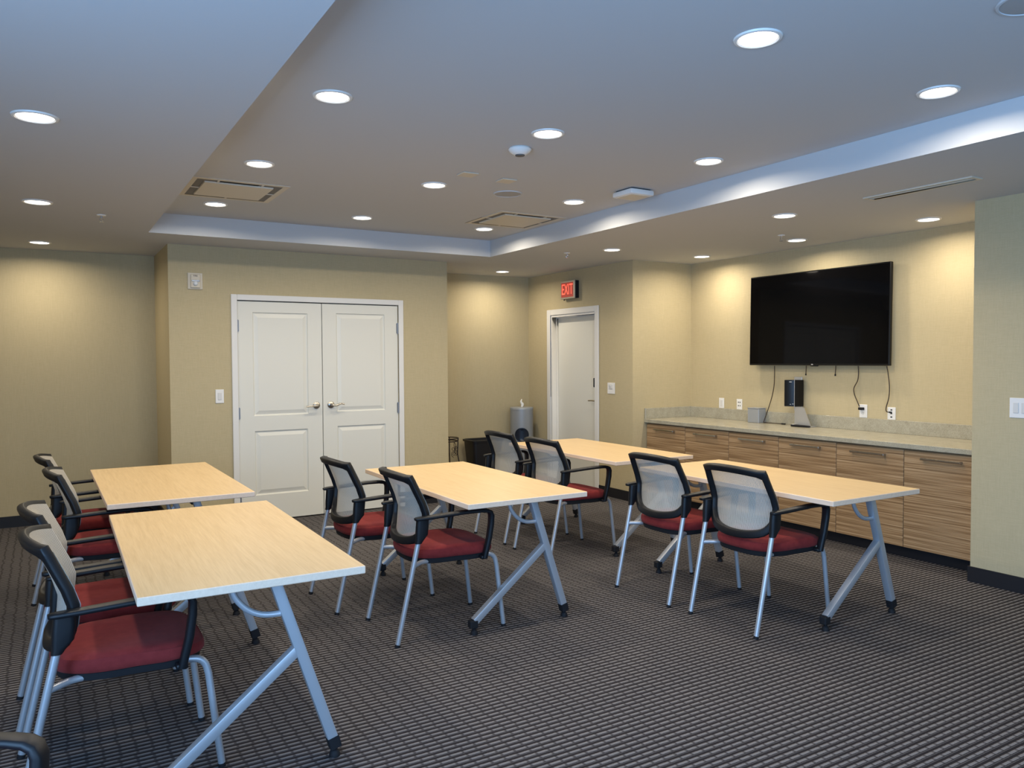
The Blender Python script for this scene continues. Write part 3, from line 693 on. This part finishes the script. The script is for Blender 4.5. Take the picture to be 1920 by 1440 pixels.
for x,y,lb in ((2.352,4.465,'small flat square cover on the tray ceiling, left of two'),(2.656,4.497,'small flat square cover on the tray ceiling beside the round speaker')):
    bm=B(); bx(bm,(-0.055,-0.055,-0.008),(0.055,0.055,0.0),0.003,1); o=obj('blank_cover',bm,MT['beigep']); o.location=(x,y,ZT); tag(o,lb,'ceiling plate','blank square covers on the tray ceiling')
def speaker(x,y,r,lb):
    t=thing('ceiling_speaker',lb,'speaker',(x,y,ZT),0,'round ceiling speakers')
    bm=B(); lathe(bm,[(r-0.012,-0.002),(r-0.010,-0.007),(r-0.002,-0.006),(r,0.0)],(0,0,0),40,caps=False); obj('rim',bm,MT['ceil'],t)
    bm=B(); lathe(bm,[(r-0.011,0.0),(r-0.011,-0.004),(r*0.5,-0.006),(0.008,-0.0065)],(0,0,0),40); obj('grille',bm,MT['grille'],t)
speaker(2.877,4.85,0.105,'round grey ceiling speaker in the tray ceiling, before the right air vent')
speaker(2.86,1.375,0.108,'round grey ceiling speaker cut off by the photo top edge')
t=thing('wireless_access_point','flat white box hanging under the tray ceiling near its right edge','ceiling device',(3.60,4.33,ZT))
bm=B(); bx(bm,(-0.105,-0.105,-0.046),(0.105,0.105,-0.007),0.012,2); obj('body',bm,MT['whitep'],t)
bm=B(); bx(bm,(-0.085,-0.085,-0.008),(0.085,0.085,0.0)); obj('mount',bm,MT['smoke'],t)
bm=B(); bx(bm,(-0.08,-0.08,-0.048),(0.08,0.08,-0.045)); obj('bottom_plate',bm,MT['beigep'],t)
t=thing('linear_diffuser','long narrow slot vent in the right ceiling soffit','air vent',(4.59,2.83,ZS))
bm=B()
for a,b in (((-0.055,-0.345,-0.008),(-0.036,0.345,0)),((0.036,-0.345,-0.008),(0.055,0.345,0)),((-0.036,-0.345,-0.008),(0.036,-0.325,0)),((-0.036,0.325,-0.008),(0.036,0.345,0)),((-0.006,-0.325,-0.008),(0.006,0.325,-0.001))): bx(bm,a,b)
obj('frame',bm,MT['beigep'],t)
bm=B(); bx(bm,(-0.037,-0.326,-0.002),(0.037,0.326,0.0)); obj('slot',bm,MT['smoke'],t)
fs=None
for x,y,z,lb in ((0.367,6.195,ZS,'fire sprinkler head in the left ceiling soffit'),(4.354,6.225,ZS,'fire sprinkler head in the soffit near the exit sign'),(5.311,4.474,ZS,'fire sprinkler head in the soffit over the counter')):
    if fs is None:
        t=fs=thing('sprinkler_head',lb,'sprinkler',(x,y,z),0,'fire sprinkler heads')
        bm=B(); lathe(bm,[(0.030,0.0),(0.028,-0.006),(0.014,-0.008)],(0,0,0),24); obj('escutcheon',bm,MT['whitep'],t)
        bm=B(); tube(bm,[(0,0,-0.006),(0,0,-0.022)],0.007,10)
        for s in (-1,1): tube(bm,[(0.006*s,0,-0.020),(0.012*s,0,-0.032),(0.003*s,0,-0.046)],0.0025,6)
        obj('frame_arms',bm,MT['chrome'],t)
        bm=B(); lathe(bm,[(0.004,-0.045),(0.016,-0.047),(0.016,-0.049)],(0,0,0),16); obj('deflector',bm,MT['chrome'],t)
    else: dup(fs,(x,y,z),0,lb,'fire sprinkler heads')

# ------------------------------------------------------------------ alcove things
t=thing('wipe_dispenser','grey cylinder wipe dispenser with round black opening in the corner','dispenser',(5.045,8.195,0))
bm=B(); lathe(bm,[(0.139,0.0),(0.142,0.012),(0.142,0.875),(0.1425,0.890),(0.139,0.898),(0.136,0.899)],(0,0,0),48); obj('body',bm,MT['grey'],t,angle=40)
bm=B(); lathe(bm,[(0.144,0.882),(0.145,0.905),(0.139,0.913),(0.05,0.915)],(0,0,0),48); obj('lid',bm,MT['grey'],t,angle=40)
# round opening: a raised dark disc on the room side, inner shade painted as colour
dirv=Vector((-0.52,-0.854,0)).normalized(); side=Vector((dirv.y,-dirv.x,0)); bm=B(); rr=[]
for r,dep in ((0.086,-0.002),(0.086,0.008),(0.078,0.009),(0.074,0.004),(0.045,0.003),(0.015,0.003)):
    P=[]
    for k in range(36):
        a=2*math.pi*k/36; u=r*math.cos(a); P.append(dirv*(math.sqrt(0.142**2-u*u)+dep)+side*u+Vector((0,0,0.582+r*math.sin(a))))
    rr.append(ring(bm,P))
for a,b in zip(rr,rr[1:]): bridge(bm,a,b)
cap(bm,rr[-1]); obj('opening',bm,MT['deep'],t,angle=50)['label']='round dark opening'
bm=B(); tube(bm,spline([(0.0,0.0,0.914),(0.012,0.0,0.945),(-0.006,0.004,0.975),(0.002,0.0,1.012)],4),[0.012,0.013,0.016,0.018,0.019,0.018,0.016,0.014,0.013,0.012,0.009,0.006,0.003],8); obj('tissue',bm,MT['tissue'],t)['label']='white wipe pulled through the lid'
t=thing('waste_bin','black plastic waste bin against the alcove wall','bin',(4.46,8.12,0))
bm=B(); rr=[]
for wx,wy,z in ((0.15,0.10,0.0),(0.20,0.14,0.545),(0.192,0.132,0.545),(0.145,0.095,0.01)): rr.append(ring(bm,[Vector((x,y,z)) for x,y in rrect(wx*2,wy*2,0.15,3)]))
for a,b in zip(rr,rr[1:]): bridge(bm,a,b)
cap(bm,rr[0],True); cap(bm,rr[-1]); obj('body',bm,MT['bin'],t)
bm=B(); rr=[]
for e,z in ((0.0,0.535),(0.012,0.535),(0.014,0.556),(0.0,0.560),(-0.008,0.555),(-0.008,0.540)): rr.append(ring(bm,[Vector((x,y,z)) for x,y in rrect((0.2+e)*2,(0.14+e)*2,0.15,3)]))
for a,b in zip(rr,rr[1:]): bridge(bm,a,b)
bridge(bm,rr[-1],rr[0]); obj('rim',bm,MT['bin'],t)
t=thing('plant_stand','dark scrolled iron stand half hidden behind the door wall','stand',(3.865,7.86,0))
bm=B()
for z,r in ((0.622,0.118),(0.590,0.112)): tube(bm,[(r*math.cos(2*math.pi*k/28),r*math.sin(2*math.pi*k/28),z) for k in range(28)],0.006,8,closed=True)
obj('top_ring',bm,MT['iron'],t)
for k in range(4):
    a=R(-35+90*k); c,s=math.cos(a),math.sin(a)
    bm=B(); tube(bm,spline([(r*c,r*s,z) for r,z in ((0.116,0.625),(0.112,0.53),(0.110,0.44),(0.125,0.36),(0.14,0.25),(0.125,0.13),(0.15,0.0))],5),0.0065,8); obj('leg',bm,MT['iron'],t)
    a2=R(10+90*k); c,s=math.cos(a2),math.sin(a2); bm=B()
    pts=[]
    for q in range(26):
        an=q/25*3.2*math.pi; rad=0.036*(1-q/32); pts.append((0.108*c-s*rad*math.sin(an),0.108*s+c*rad*math.sin(an),0.545-0.001*q*2+rad*math.cos(an)*1.1-0.02*(q/25)))
    tube(bm,pts,0.003,6)
    pts=[]
    for q in range(26):
        an=math.pi+q/25*3.0*math.pi; rad=0.034*(1-q/32); pts.append((0.108*c-s*rad*math.sin(an),0.108*s+c*rad*math.sin(an),0.455+rad*math.cos(an)*1.1))
    tube(bm,pts,0.003,6); obj('scroll',bm,MT['iron'],t)
bm=B(); tube(bm,[(0.118*math.cos(2*math.pi*k/24),0.118*math.sin(2*math.pi*k/24),0.17) for k in range(24)],0.005,6,closed=True); obj('lower_ring',bm,MT['iron'],t)
